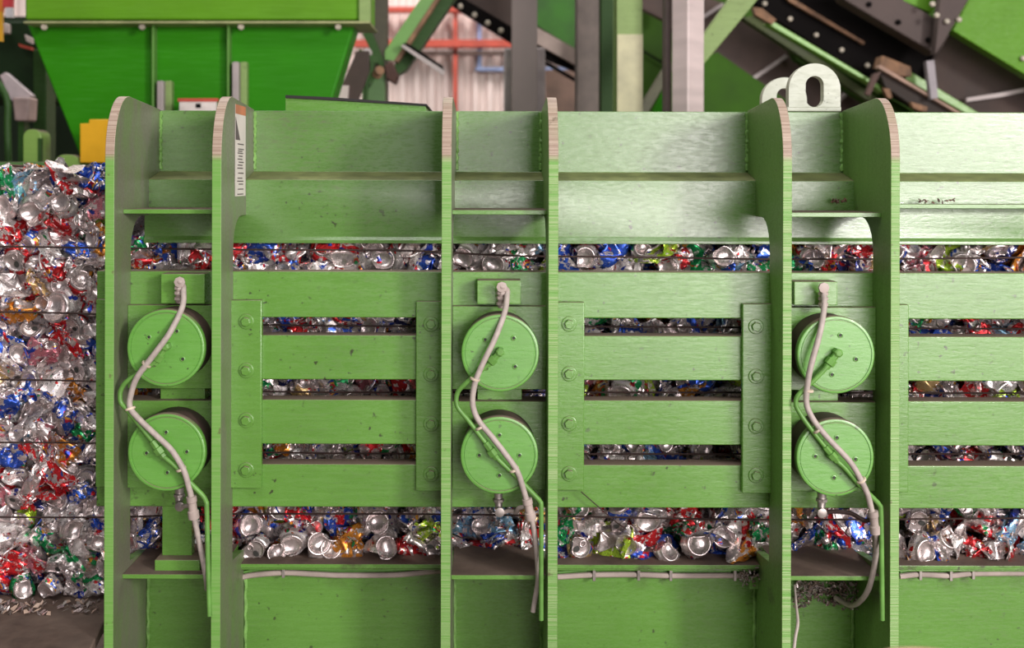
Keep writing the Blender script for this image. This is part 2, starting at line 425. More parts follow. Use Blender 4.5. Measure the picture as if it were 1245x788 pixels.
# hoses: path of the grey hose, the green hard pipe, and their fittings (pixel, pixel, depth)
hoses = [dict(fit=(218, 343), hose=[(223, 349, .045), (222, 372, .015), (208, 402, -.016), (193, 423.5, -.022), (178, 443, -.022), (166, 460, -.018), (159.6, 478, -.012), (158, 495, -.012), (168.5, 509, -.016), (190.5, 530, -.022), (209, 548, -.024), (223, 571, -.022), (229, 590, -.014), (233, 606, -.006)],
  coup=[(232.5, 603, -.006), (236, 631, 0)], tail=[(236, 630, 0), (241, 653, .01), (246, 678, .02), (250.5, 702, .03), (252, 716, .05)],
  union=[(201.6, 421.5), (187.5, 443)], pipe=[(190, 439, -.014), (172, 452, -.012), (155, 463, -.008), (147.5, 473, -.006), (146, 483, -.006), (148, 491, -.006), (156, 500, -.008), (185, 536, -.012)],
  nut=[(185, 536), (199, 556)], pipe2=[(198, 555, -.014), (214.5, 568, -.014), (233, 588.5, -.01), (246, 602, -.006), (250.5, 610, -.004), (251.6, 620, -.004), (253, 690, -.004), (254.8, 749, -.004)],
  ties=[(178, 443, -.018), (158, 497, -.010), (220, 570.5, -.018)], elbow=[(218, 597), (217.5, 611)]),
 dict(fit=(609.5, 349), hose=[(617, 354, .045), (614, 378, .012), (602, 411, -.016), (587, 442, -.022), (577.5, 466, -.020), (574.6, 490, -.016), (581, 510, -.018), (597, 530, -.022), (612, 549, -.024), (628, 571.5, -.022), (636, 594, -.012), (640.5, 610, -.006)],
  coup=[(640.5, 606, -.006), (646, 632, 0)], tail=[(646, 630, 0), (650, 650, .01), (653.5, 681.5, .02), (654, 707, .04), (651, 726, .05), (648, 744, .05)],
  union=[(608, 428), (592.5, 444.5)], pipe=[(594.5, 442.5, -.014), (577, 457, -.012), (561, 471, -.008), (555.5, 480, -.006), (555, 490.6, -.006), (559, 499, -.006), (570, 512, -.008), (590, 538, -.012)],
  nut=[(590, 538), (604, 558)], pipe2=[(603, 556, -.014), (621, 573, -.014), (635, 586.5, -.01), (651, 603.5, -.006), (656.5, 610, -.004), (658, 620, -.004), (658, 690, -.004), (658, 754, -.004)],
  ties=[(577.5, 461, -.018), (584, 520, -.016), (625, 571, -.018)], elbow=[(606, 603), (606.5, 618)]),
 dict(fit=(1001, 350), hose=[(1001, 352, .045), (1002, 375, .012), (996, 408, -.016), (986.6, 442, -.022), (982, 466, -.020), (980.5, 490, -.016), (988, 509, -.018), (1004, 530, -.022), (1023, 550, -.024), (1036, 565, -.024), (1046.7, 584, -.018), (1055, 602, -.010), (1060, 622, -.002)],
  coup=[(1061, 621, -.002), (1065, 649, .004)], tail=[(1065, 647, .004), (1065.6, 666, .02), (1062.4, 691, .04), (1056, 716, .06), (1046.7, 730, .10), (1034, 736, .16), (1016, 727, .22)],
  union=[(1018.6, 429), (1004.5, 447)], pipe=[(1006.4, 445, -.014), (992, 460, -.013), (978, 473, -.010), (969.5, 482, -.008), (967.5, 490, -.008), (970, 498, -.008), (981, 515, -.010), (1003, 543, -.012)],
  nut=[(1003, 543), (1018, 561)], pipe2=[(1017, 560, -.014), (1028, 570, -.014), (1044, 588.5, -.010), (1062, 606, -.006), (1069, 614, -.004), (1071, 624, -.004), (1072, 690, -.004), (1072.5, 754, -.004)],
  ties=[(983, 475, -.016), (994, 523, -.016), (1047, 584, -.016)], elbow=[(999, 603), (998.5, 619)])]
for i, h in enumerate(hoses):
    for px, py, a in cyls[i]: cylinder(px, py, a)
    W = lambda q: P(*q)
    o = MB().tube([W(q) for q in h['hose']], .0072, 12).build('hydraulic_hose', M_hose, baler, label='grey flexible hose')
    fx, fy = h['fit']
    el = MB().tube([P(fx, fy+24, .06), P(fx, fy+12, .05), P(fx, fy+2, .042), P(fx+1, fy-.5, .036), W(h['hose'][0])], [.0095, .0095, .009, .0085, .0075], 12)
    for yy in (20, 13, 7): el.lathe([(.0085, -.004), (.0125, -.0035), (.0125, .0035), (.0085, .004)], P(fx, fy+yy, .058-.0007*(24-yy)), (0, 0, 1), 8, smooth=False)
    el.lathe([(.0135, -.003), (.0135, .003), (.008, .004)], P(fx+.5, fy, .034), (0.1, -1, 0), 8, smooth=False)
    el.build('elbow_fitting', M_fit, o)
    a, b = [W(q) for q in h['coup']]; ax = b-a; L = ax.length
    MB().lathe([(.0075, 0), (.0125, .001), (.0125, L*.25), (.0105, L*.28), (.0105, L*.62), (.0135, L*.66), (.0135, L*.97), (.0075, L)], a, ax, 12).build('coupling', M_fit, o)
    MB().tube([W(q) for q in h['tail']], .0068, 10).build('hose_tail', M_hose, o)
    for q in h['ties']:
        c = W(q); hp = [W(z_) for z_ in h['hose']]
        j = min(range(len(hp)-1), key=lambda k: (hp[k]-c).length); tn = (hp[min(j+1, len(hp)-1)]-hp[max(j-1, 0)]).normalized()
        MB().lathe([(.0115, -.003), (.0128, -.002), (.0128, .002), (.0115, .003)], c+Vector((0, .002, 0)), tn, 14).build('cable_tie', plain('pale_cable_tie', (.62, .52, .40), .5), o)
    p = MB().tube([W(q) for q in h['pipe']], .0060, 10).build('grease_pipe', M_hosegreen, baler, label='thin green hard pipe')
    MB().tube([W(q) for q in h['pipe2']], .0060, 10).build('pipe_run', M_hosegreen, p)
    for key, d_ in (('union', -.010), ('nut', -.014)):
        a = P(*h[key][0], d_); b = P(*h[key][1], d_); ax = b-a; L = ax.length; mb = MB()
        mb.lathe([(.006, 0), (.0085, .001), (.0085, L*.42), (.0125, L*.45), (.0125, L*.78), (.0085, L*.82), (.0085, L), (.005, L)], a, ax, 6, smooth=False)
        if key == 'union': mb.lathe([(.011, -.012), (.011, .010), (.007, .013), (0, .013)], (a.x, -.008, a.z), (0, -1, 0), 6, smooth=False)
        mb.build('pipe_union' if key == 'union' else 'pipe_nut', M_hosegreen, p, .0005)
    (ex, ey), (gx, gy) = h['elbow']
    mb = MB().tube([P(ex, ey-4, .07), P(ex, ey+4, .07), P(gx, gy, .065), P(gx+1, gy+5, .05)], [.011, .011, .009, .008], 12)
    mb.lathe([(.010, -.004), (.0145, -.003), (.0145, .003), (.010, .004)], P(ex, ey+5, .068), (0, 0, 1), 8, smooth=False)
    mb.lathe([(.009, -.003), (.012, -.002), (.012, .002), (.009, .003)], P(gx+1, gy+5, .045), (0, -1, 0), 12)
    mb.build('drain_elbow', M_steel, baler)
    if i: # short branch hose from the drain elbow to the coupling
        q = h['coup'][0]
        MB().tube([P(gx+2, gy+6, .055), P(gx+14, gy+3, .05), P((gx+q[0])/2+4, gy+5, .04), P(q[0]-10, q[1]+12, .02), P(q[0]-1, q[1]+10, .004)], .0055, 9).build('branch_hose', M_hose if i == 1 else M_wire, baler)
    else:
        MB().tube([P(gx+3, gy+5, .05), P(gx+9, gy+4, .03), P(231, 615, .005)], .0055, 9).build('branch_hose', M_hose, baler)
# conduits with clips under the ledge
def conduit(pts, clips, d=.243):
    o = MB().tube([P(a, b, d) for a, b in pts], .0072, 9).build('conduit', M_fit, baler, label='pale grey conduit')
    MB().tube([P(a, b-5.5, d+.012) for a, b in pts], .0038, 8).build('conduit_wire', M_hosegreen, o)
    for cx, cy in clips:
        c = P(cx, cy-2, d)
        MB().box(c.x-.004, c.x+.004, d-.009, d+.02, c.z-.016, c.z+.014).build('conduit_clip', M_steel, o, .001)
conduit([(288, 704), (306, 699.5), (345, 696.5), (380, 698), (417, 699.5), (480, 699), (515, 696), (537, 694)], [(345, 696)])
conduit([(678, 701.5), (721, 699), (776, 698.7), (818, 700), (897, 700), (914, 703)], [(722, 700), (776, 699.5), (815, 700), (893, 700)])
conduit([(1094, 701), (1118, 698.5), (1155, 700), (1182, 697.5), (1245, 697), (1300, 698)], [(1118, 699), (1155, 700), (1182, 698)])
p0, p1 = P(911, 701, .225), P(923.5, 717, .225)
MB().box(p0.x, p1.x, .225, .262, p1.z, p0.z).build('junction_box', M_green, baler, .002)
# warning sticker on the inner side of the second rib plate
xs = RX[1][1]+.0006
dd = lambda px: D*((U0-269.2)/(U0-px)-1) if False else (D*(U0-269.2)/(U0-px)-D)
d0, d1 = dd(285.5), dd(298)
st = MB(); M_white = plain('white_sticker', (.74, .68, .64), .5, 0, .08); M_orange = plain('orange_sticker', (.55, .20, .10), .5); M_ink = plain('sticker_ink', (.10, .07, .08), .5)
zz = lambda py: ZC+(V0-py)*PX*1.085
st.box(xs, xs+.0006, d0, d1, zz(239), zz(130), 0)
st.box(xs+.0006, xs+.0010, d0, d1, zz(141), zz(130), 1)
st.prism([(xs+.0006, d0+.002, zz(145)), (xs+.0006, d0+.002, zz(172)), (xs+.0006, d0+.052, zz(172))], (.0005, 0, 0), 2)
r2 = random.Random(4)
yy = 176
while yy < 236:
    st.box(xs+.0006, xs+.0010, d0+.02+r2.random()*.02, d1-.02-r2.random()*.02, zz(yy+1.3), zz(yy), 2); yy += r2.choice((2.4, 2.8, 3.6, 6))
so = st.build('warning_sticker', [M_white, M_orange, M_ink], baler, label='white warning sticker with an orange head')
# dirt and shreds caught under the right hand shelf
mb = MB(); r3 = random.Random(9)
def shred(mb, c, s):
    a = Vector((r3.uniform(-1, 1), r3.uniform(-.5, .5), r3.uniform(-1, 1))).normalized()*s
    b = a.cross(Vector((r3.uniform(-1, 1), r3.uniform(-1, 1), r3.uniform(-1, 1)))).normalized()*s*r3.uniform(.2, .6)
    n = a.cross(b).normalized()*.003
    mb.prism([c-a-b, c+a-b*.4, c+a*.8+b, c-a*.3+b*1.1], n, r3.choice((0, 0, 0, 1, 1, 2)))
for k in range(330):
    u = r3.random(); px = 966+u*78; low = 738 if px < 985 else (722+14*math.sin((px-985)/60*PI))
    if px > 1022: low = 742
    py = r3.uniform(707, low); shred(mb, P(px, py, r3.uniform(.22, .255)), r3.uniform(.003, .009))
for k in range(60): shred(mb, P(r3.uniform(1060, 1082), r3.uniform(738, 756), r3.uniform(.2, .25)), r3.uniform(.003, .007))
for k in range(60): shred(mb, P(r3.uniform(900, 925), r3.uniform(690, 712), r3.uniform(.21, .24)), r3.uniform(.002, .006))
M_grit = plain('grey_grit', (.22, .18, .16), .7)
o = mb.build('caught_debris', [M_dust, M_grit, M_can_e], None)
tag(o, 'dirty grey shreds and fluff hanging under the rightmost lower shelf of the press', 'debris', kind='stuff')
mb = MB()
for k in range(40): shred(mb, P(r3.choice((r3.uniform(1008, 1030), r3.uniform(1115, 1165))), r3.uniform(243.5, 247) , .222+r3.random()*.03)+Vector((0, 0, .002)), r3.uniform(.003, .006))
tag(mb.build('rust_crumbs', [plain('rust_brown', (.17, .07, .05), .8), M_dust, M_dust]), 'brown rust crumbs lying on the narrow shelves of the top beam at right', 'debris', kind='stuff')
tag(MB().tube([P(706.5, 598, .10), P(725, 614, .10), P(748, 634, .12), P(760, 642, .2)], .0016, 6).build('wire_offcut', M_wire), 'short rusty wire sticking out below the third bolted strip', 'wire')
tag(MB().tube([P(966, 712, .2), P(968, 735, .15), P(970, 757, .12), P(967, 775, .1), P(964, 800, .08)], [.003, .003, .0042, .0042, .0042], 8).build('hanging_cable', M_hose), 'short pale cable end hanging beside the fifth rib plate near the bottom edge', 'cable')

# ------------------------------------------------------------------ cans
def fold(p, n, c, k=2.0):
    h = p@n-c; h[h < 0] = 0
    return p-np.outer(h*k, n)
def unit(): v = rng.normal(size=3); return v/np.linalg.norm(v)
def can_profile(wall):
    b = [(0, .013), (.010, .012), (.018, .0075), (.0225, .002), (.0245, 0), (.0265, .001), (.030, .006), (.033, .011)]
    wl = [(.033, .011+(.102-.011)*k/wall) for k in range(1, wall+1)]
    t = [(.0305, .111), (.0272, .1155), (.0280, .1190), (.0268, .1195), (.0258, .1145), (.018, .1140), (.008, .1140), (0, .1140)]
    return b, wl, t
def make_can(kind, seed, nu=30, wall=9):
    b, wl, t = can_profile(wall)
    pr = np.array(b+wl+t); nb, nw = len(b), len(wl); m = len(pr)
    th = np.linspace(0, 2*PI, nu, endpoint=False)
    R = pr[:, 0][:, None]*np.ones(nu)[None]; H = pr[:, 1][:, None]*np.ones(nu)[None]
    if kind in ('base', 'ring_pull'):
        # crushed along its axis into a puck; folded wall bulges outwards
        sq = rng.uniform(.14, .26); lo, hi = .011, .111
        H = np.where(H > lo, np.where(H < hi, lo+(H-lo)*sq, H-(hi-lo)*(1-sq)), H)
        for i in range(nb, nb+nw):
            z = (-1)**i*.0028
            R[i] += .002+z+.004*np.sin(th*rng.integers(2, 5)+rng.uniform(0, 6))+rng.normal(size=nu)*.0008
    p = np.stack([R*np.cos(th), R*np.sin(th), H], -1).reshape(-1, 3)
    p[:, 2] -= p[:, 2].mean()
    if kind in ('base', 'ring_pull'):
        for _ in range(4):
            n = unit(); n[2] *= .35; n /= np.linalg.norm(n)
            p = fold(p, n, rng.uniform(.022, .029))
        p[:, 2] += .005*np.sin(p[:, 0]*rng.uniform(25, 60)+rng.uniform(0, 6))+.004*np.sin(p[:, 1]*rng.uniform(25, 70)+rng.uniform(0, 6))
        p[:, 0] *= rng.uniform(.82, 1.0)
        if kind == 'ring_pull': p[:, 2] *= 1   # top end looks along +z
        else: p = p*np.array([1, -1, -1])     # bottom end looks along +z
    else:
        p[:, 2] *= rng.uniform(.45, .8)
        for _ in range(8):
            n = unit(); e = (p@n).max(); p = fold(p, n, e*rng.uniform(.35, .8))
        n = unit(); p = p-np.outer((p@n)*.45, n)
        for _ in range(5):
            n = unit(); e = (p@n).max(); p = fold(p, n, e*rng.uniform(.55, .9))
        p += .0016*np.sin(p[:, [1, 2, 0]]*rng.uniform(160, 260)+rng.uniform(0, 6, 3))
        p -= (p.max(0)+p.min(0))/2
        p *= .086/np.sort(p.max(0)-p.min(0))[1]
        if kind == 'crumple': # widest side faces out
            o_ = np.argsort(p.max(0)-p.min(0))[::-1]; p = p[:, o_]
    f = []; mi = []
    for i in range(m-1):
        for k in range(nu):
            a, b_, c, d_ = i*nu+k, i*nu+(k+1) % nu, (i+1)*nu+(k+1) % nu, (i+1)*nu+k
            f.append((a, b_, c, d_)); mi.append(1 if (i < nb-2 or i >= nb+nw) else 0)
    v = p.tolist()
    if kind == 'ring_pull':
        top = p[(m-2)*nu:(m-1)*nu].mean(0)+np.array([0, 0, .0015]); B = len(v)
        N = 14; K = 5
        for a in range(N):
            for q in range(K):
                A_, Q = 2*PI*a/N, 2*PI*q/K
                rr = .0068+.0019*math.cos(Q)
                v.append([top[0]+.010+rr*1.15*math.cos(A_), top[1]+rr*.95*math.sin(A_), top[2]+.002+.0014*math.sin(Q)])
        for a in range(N):
            for q in range(K):
                f.append((B+a*K+q, B+a*K+(q+1) % K, B+((a+1) % N)*K+(q+1) % K, B+((a+1) % N)*K+q)); mi.append(1)
        B = len(v)   # opening
        for a in range(14):
            A_ = 2*PI*a/14; v.append([top[0]-.010+.0085*math.cos(A_), top[1]+.0065*math.sin(A_), top[2]+.0004])
        f.append(tuple(range(B, B+14))); mi.append(2)
    return v, f, mi
protos = []
for kind, cnt in (('base', 5), ('ring_pull', 4), ('crumple', 12)):
    for k in range(cnt):
        v, f, mi = make_can(kind, k)
        me = bpy.data.meshes.new('crushed_can'); me.from_pydata(v, [], f)
        for m_ in (M_can_o, M_can_e, M_hole): me.materials.append(m_)
        me.polygons.foreach_set('material_index', mi)
        sm = [kind != 'crumple' or k % 2 == 0]*len(f); me.polygons.foreach_set('use_smooth', sm)
        protos.append((kind, me, np.array(v), f, mi, sm[0]))
bykind = {k: [p for p in protos if p[0] == k] for k in ('base', 'ring_pull', 'crumple')}
COLS = [('silver', (.80, .74, .72), .50), ('red', (.62, .03, .035), .13), ('blue', (.035, .10, .50), .12), ('navy', (.03, .035, .14), .04),
        ('green', (.02, .33, .10), .045), ('orange', (.72, .28, .04), .04), ('pale blue', (.25, .45, .62), .04), ('gold', (.55, .38, .17), .04),
        ('pink', (.60, .22, .26), .03), ('lime green', (.42, .62, .05), .015)]
cp = np.array([c[2] for c in COLS]); cp = cp/cp.sum()
wins = [('left', -30, 127, 207, 728)]
for i, (a, b) in enumerate([(159, 257), (285, 537), (551, 665), (681, 936), (963, 1061), (1095, 1258)]):
    wins.append(('top%d' % i, a, b, 296, 330)); wins.append(('bottom%d' % i, a, b, 618, 677))
for i, (a, b) in ((1, (318, 505)), (3, (710, 901)), (5, (1105, 1258))):
    for nm, u, v_ in (('second', 387, 405), ('third', 463, 485), ('fourth', 542, 560)): wins.append((nm+str(i), a, b, u, v_))
for i, (a, b) in ((0, (160, 196)), (2, (556, 581)), (2, (636, 661)), (4, (1019, 1061))): wins.append(('third%d' % i, a, b, 474, 487))
BAYS = ['ribs one and two', 'ribs two and three', 'ribs three and four', 'ribs four and five', 'ribs five and six', 'right of rib six']
SLOT = dict(top='top slot', second='second slot', third='third slot', fourth='fourth slot', bottom='bottom slot')
def visible(px, py, r):
    best = (0, None); tot = 0
    for nm, a, b, u, v_ in wins:
        w_ = min(px+r, b, 1247)-max(px-r, a, 0); h_ = min(py+r, v_)-max(py-r, u)
        if w_ > 0 and h_ > 0:
            tot += w_*h_
            if w_*h_ > best[0]: best = (w_*h_, (nm, a, b, u, v_))
    return tot, best[1]
DB = .28
XB0, XB1 = X(-45, DB), 1.70
ZB0, ZB1 = Z(728, DB), Z(207.5, DB)
cands = []
sp = .058
XS = X(130, DB)
for xa, xb, za, zb in ((XB0, XS, ZB0, ZB1), (XS, XB1, zl-.008, ZC-.155)):
    rows = int(round((zb-za)/sp)); dz = (zb-za-.054)/(rows-1)
    for r in range(rows):
        x = xa+(.5*sp if r % 2 else .1*sp)
        while x < xb:
            kind = rng.choice(['base', 'ring_pull', 'crumple'], p=[.22, .12, .66])
            ci = rng.choice(len(COLS), p=cp)
            s = rng.uniform(.85, 1.25) if kind == 'crumple' else rng.uniform(.92, 1.15)
            pos = np.array([x+rng.uniform(-.016, .016), .313+rng.uniform(-.010, .010), za+.027+dz*r+rng.uniform(-.011, .011)])
            pos[2] = min(max(pos[2], za+.024), zb-.024)
            if xa == XS and r == 0: pos[1] -= .022; pos[2] -= .004
            if kind != 'crumple': pos[1] -= .010
            tilt = rng.uniform(-.65, .65, 2) if kind != 'crumple' else rng.uniform(-.5, .5, 2)
            M = Matrix.Rotation(tilt[0], 3, 'X')@Matrix.Rotation(tilt[1], 3, 'Z')@Matrix.Rotation(PI/2, 3, 'X')@Matrix.Rotation(rng.uniform(0, 2*PI), 3, 'Z')
            s_px = PX*(D+.30)/D
            px = U0+pos[0]/s_px; py = V0-(pos[2]-ZC)/s_px
            area_, win = visible(px, py, 15*s)
            cands.append(dict(kind=str(kind), ci=int(ci), s=float(s), pos=pos, M=M, px=px, py=py, area=area_, win=win, pr=int(rng.integers(0, 99))))
            x += sp*rng.uniform(.85, 1.12)
        x = xa+.02          # second layer behind
        while x < xb:
            M = Euler(tuple(rng.uniform(0, 6.28, 3))).to_matrix()
            cands.append(dict(kind='crumple', ci=int(rng.choice(len(COLS), p=cp)), s=float(rng.uniform(.9, 1.2)), pos=np.array([x, .372, za+.027+dz*r]), M=M, px=0, py=0, area=-1, win=None, pr=int(rng.integers(0, 99))))
            x += sp*1.15
# cans the photograph shows clearly, at their own places
HERO = '''24,315,ring_pull,red;75,374,base,silver;43,463,base,silver;89,698,ring_pull,silver;93,637,base,silver;27,379,crumple,orange;14,417,crumple,blue;10,492,crumple,blue;78,548,crumple,orange;74,569,crumple,red;53,605,crumple,red;58,655,crumple,green;90,217,crumple,red;113,219,crumple,blue;8,228,crumple,green;10,275,crumple,red;82,246,base,silver;45,255,base,silver
307,637,base,blue;312,663,ring_pull,silver;337,634,crumple,silver;358,656,base,silver;389,656,base,silver;368,631,crumple,red;430,656,crumple,orange;458,634,base,silver;471,660,base,silver;499,668,crumple,red;521,649,crumple,lime green
689,635,crumple,green;703,660,ring_pull,gold;783,646,crumple,red;788,627,base,silver;823,643,crumple,green;839,625,crumple,red;847,656,base,silver;880,649,base,silver;895,658,crumple,orange;922,649,crumple,green;792,670,crumple,blue;760,655,base,silver
1195,641,crumple,red;1148,650,base,silver;1117,663,base,silver;1229,647,crumple,pale blue;1112,631,ring_pull,silver;1015,634,crumple,red;972,661,crumple,blue;632,650,crumple,red;614,637,crumple,pale blue;566,644,crumple,pale blue;180,646,crumple,blue
417,305,crumple,red;349,304,crumple,red;318,305,crumple,blue;468,315,base,silver;708,315,base,silver;739,304,crumple,blue;794,304,crumple,lime green;817,309,crumple,red;848,311,crumple,green;811,324,base,silver;877,314,base,silver;565,311,base,silver;600,323,base,silver;986,311,base,gold;968,324,crumple,blue;1008,313,crumple,red;204,311,crumple,blue;236,318,crumple,red;182,313,crumple,orange;1126,322,crumple,red;1149,306,crumple,lime green;1167,322,base,silver;690,312,crumple,blue
361,397,crumple,red;422,398,crumple,blue;475,474,crumple,red;724,475,crumple,orange;752,476,base,silver;794,474,crumple,lime green;1122,398,crumple,blue;1192,397,crumple,red;846,398,crumple,blue'''
names = [q[0] for q in COLS]; used_c = set(); s_px = PX*(D+.30)/D
for h_ in HERO.replace('\n', ';').split(';'):
    a, b, k_, cn = h_.split(','); a, b = float(a), float(b)
    best = min((i for i in range(len(cands)) if cands[i]['area'] > 0 and i not in used_c), key=lambda i: (cands[i]['px']-a)**2+(cands[i]['py']-b)**2)
    used_c.add(best); c = cands[best]; q = P(a, b, .30)
    c['pos'] = np.array([q.x, (.290 if k_ != 'crumple' else .304)-(.015 if b > 652 and a > 130 else 0), q.z]); c['kind'] = k_; c['ci'] = names.index(cn); c['px'] = a; c['py'] = b; c['hero'] = True
    c['s'] = {'base': 1.2, 'ring_pull': 1.1, 'crumple': 1.2}[k_]
    if (a, b) == (75.0, 374.0): c['s'] = 1.55
    if k_ != 'crumple': c['M'] = Matrix.Rotation(rng.uniform(-.3, .3), 3, 'X')@Matrix.Rotation(rng.uniform(-.3, .3), 3, 'Z')@Matrix.Rotation(PI/2, 3, 'X')@Matrix.Rotation(rng.uniform(0, 6.28), 3, 'Z')
    ar, wn_ = visible(a, b, 18)
    if wn_: c['win'] = wn_; c['area'] = ar+9999
order = sorted(range(len(cands)), key=lambda i: -cands[i]['area'])
single = set(i for i in order[:300] if cands[i]['area'] > 20)
def jitter(c): 
    c = np.array(c)*rng.uniform(.8, 1.2); return np.clip(c, 0, .9)
ART = lambda w_: ('an ' if w_[0] in 'aeio' else 'a ')
nsing = 0
for i in sorted(single, key=lambda i: (cands[i]['win'][0], cands[i]['px'])):
    c = cands[i]; kind, me, v, f, mi, sm = bykind[c['kind']][c['pr'] % len(bykind[c['kind']])]
    o = bpy.data.objects.new('crushed_can', me); COL.objects.link(o)
    o.matrix_world = Matrix.Translation(c['pos'])@c['M'].to_4x4()@Matrix.Scale(c['s'], 4)
    col = jitter(COLS[c['ci']][1]); o.color = (*col, 1)
    cn = COLS[c['ci']][0]
    look = {'base': 'can base, %s wall' % cn if cn != 'silver' else 'plain silver round can base',
            'ring_pull': 'opened can end, %s wall' % cn, 'crumple': 'crumpled %s can' % cn}[c['kind']]
    nm, a, b, u, v_ = c['win']
    if nm == 'left':
        t_ = (c['py']-207)/(728-207); s_ = c['px']/127
        vert = ['above the top wire', 'between wires one and two', 'between wires two and three', 'between wires three and four', 'between wires four and five', 'below the lowest wire'][sum(c['py'] > q for q in (299.5, 380.5, 463, 538.6, 628.6))]
        hor = 'near picture edge' if s_ < .34 else ('mid width' if s_ < .68 else 'near the press')
        lab = '%s, open left bale, %s, %s' % (look, vert, hor); grp = 'crushed cans in the open left end of the bale'
    else:
        bay = int(nm[-1]); t_ = (c['px']-a)/(b-a)
        nseg = 4 if b-a > 150 else 2
        seg = ['far left', 'left of middle', 'right of middle', 'far right'][min(3, max(0, int(t_*4)))] if nseg == 4 else ['left half', 'right half'][int(t_ > .5)]
        lab = '%s, %s, %s, %s' % (look, SLOT[nm[:-1]], BAYS[bay], seg)
        if nm.startswith('bottom') or nm.startswith('top'):
            if c['py'] > (u+v_)/2+6: lab += ' low'
            elif c['py'] < (u+v_)/2-6: lab += ' high'
        grp = 'crushed cans seen in the '+SLOT[nm[:-1]]
    tag(o, lab, 'crushed can', grp); nsing += 1
# the rest of the bale as one mass
VV, FF, MI, CC, SM = [], [], [], [], []; base = 0
for i, c in enumerate(cands):
    if i in single: continue
    kind, me, v, f, mi, sm = bykind[c['kind']][c['pr'] % len(bykind[c['kind']])]
    Rm = np.array(c['M'])*c['s']; w_ = v@Rm.T+c['pos']
    VV.append(w_); col = jitter(COLS[c['ci']][1])
    FF += [tuple(base+k for k in g) for g in f]; MI += mi; SM += [sm]*len(f)
    CC.append(np.tile(np.append(col, 1.0), (len(w_), 1))); base += len(w_)
# crumpled core behind so that no gap shows through
gx, gz = 120, 48; core = []
for a in range(gx+1):
    for b in range(gz+1):
        core.append((XB0+(XB1-XB0)*a/gx, .41+rng.uniform(0, .03), ZB0+.01+(ZB1-ZB0-.03)*b/gz))
nb_ = len(core); core += [(XB0, 1.35, ZB0+.01), (XB1, 1.35, ZB0+.01), (XB0, 1.35, ZB1-.02), (XB1, 1.35, ZB1-.02)]
VV.append(np.array(core)); CC.append(np.tile(np.array([.35, .32, .31, 1.]), (len(core), 1)))
for a in range(gx):
    for b in range(gz):
        q = a*(gz+1)+b; FF.append((base+q, base+q+gz+1, base+q+gz+2, base+q+1)); MI.append(0); SM.append(False)
tl, tr = base+nb_+2, base+nb_+3
FF.append(tuple([base+a*(gz+1)+gz for a in range(gx+1)]+[tr, tl])); MI.append(0); SM.append(False)
FF.append(tuple([base+b for b in range(gz+1)]+[tl, base+nb_])); MI.append(0); SM.append(False)
FF.append(tuple([base+gx*(gz+1)+b for b in range(gz+1)]+[tr, base+nb_+1])); MI.append(0); SM.append(False)
base += len(core)
# loose cans and flakes lying over the top and the foot of the bale
V = np.concatenate(VV); me = bpy.data.meshes.new('bale_of_cans'); me.from_pydata(V.tolist(), [], FF)
for m_ in (M_can_s, M_can_e, M_hole): me.materials.append(m_)
me.polygons.foreach_set('material_index', MI); me.polygons.foreach_set('use_smooth', SM)
ca = me.color_attributes.new('print_colour', 'FLOAT_COLOR', 'POINT'); ca.data.foreach_set('color', np.concatenate(CC).astype(np.float32).ravel())
o = bpy.data.objects.new('bale_of_cans', me); COL.objects.link(o)
tag(o, 'mass of further crushed drink cans packed between the larger ones in the long bale', 'bale', kind='stuff')
# flattened sheets over the top edge
mb = MB(); r4 = random.Random(3)
for k in range(46):
    px = r4.uniform(-25, 124); c = P(px, 207+r4.uniform(-1, 3)-2*math.exp(-((px-20)/25)**2), .27+r4.random()*.5)
    a = Vector((r4.uniform(.02, .045), r4.uniform(-.01, .01), r4.uniform(-.004, .004))); b = Vector((r4.uniform(-.01, .01), .03, r4.uniform(-.008, .012)))
    mb.prism([c-a-b, c-b*1.2, c+a-b, c+a*.9+b, c+b*1.3, c-a+b*.8], (0, 0, .0015), r4.choice((0, 0, 1, 2)))
tag(mb.build('flattened_scraps', [M_can_e, plain('brown_tin', (.28, .18, .15), .4, .5), M_steel]), 'flattened tin scraps lying on top of the bale at left', 'scraps', kind='stuff')
mb = MB()
for k in range(110):
    px = r4.uniform(-25, 122); d_ = r4.uniform(.17, .26); c = P(px, 0, d_); c.z = ZB0-.0+r4.random()*.006
    a = Vector((r4.uniform(-.008, .008), r4.uniform(-.006, .006), r4.uniform(-.003, .004))); b = Vector((r4.uniform(-.005, .005), .004, r4.uniform(0, .004)))
    mb.prism([c-a-b, c+a-b, c+a*.7+b, c-a*.5+b], (0, 0, .001), r4.choice((0, 0, 1, 2)))
tag(mb.build('loose_flakes', [M_can_e, plain('tan_flake', (.5, .36, .28), .5), M_steel]), 'loose metal flakes scattered along the foot of the bale at left', 'scraps', kind='stuff')
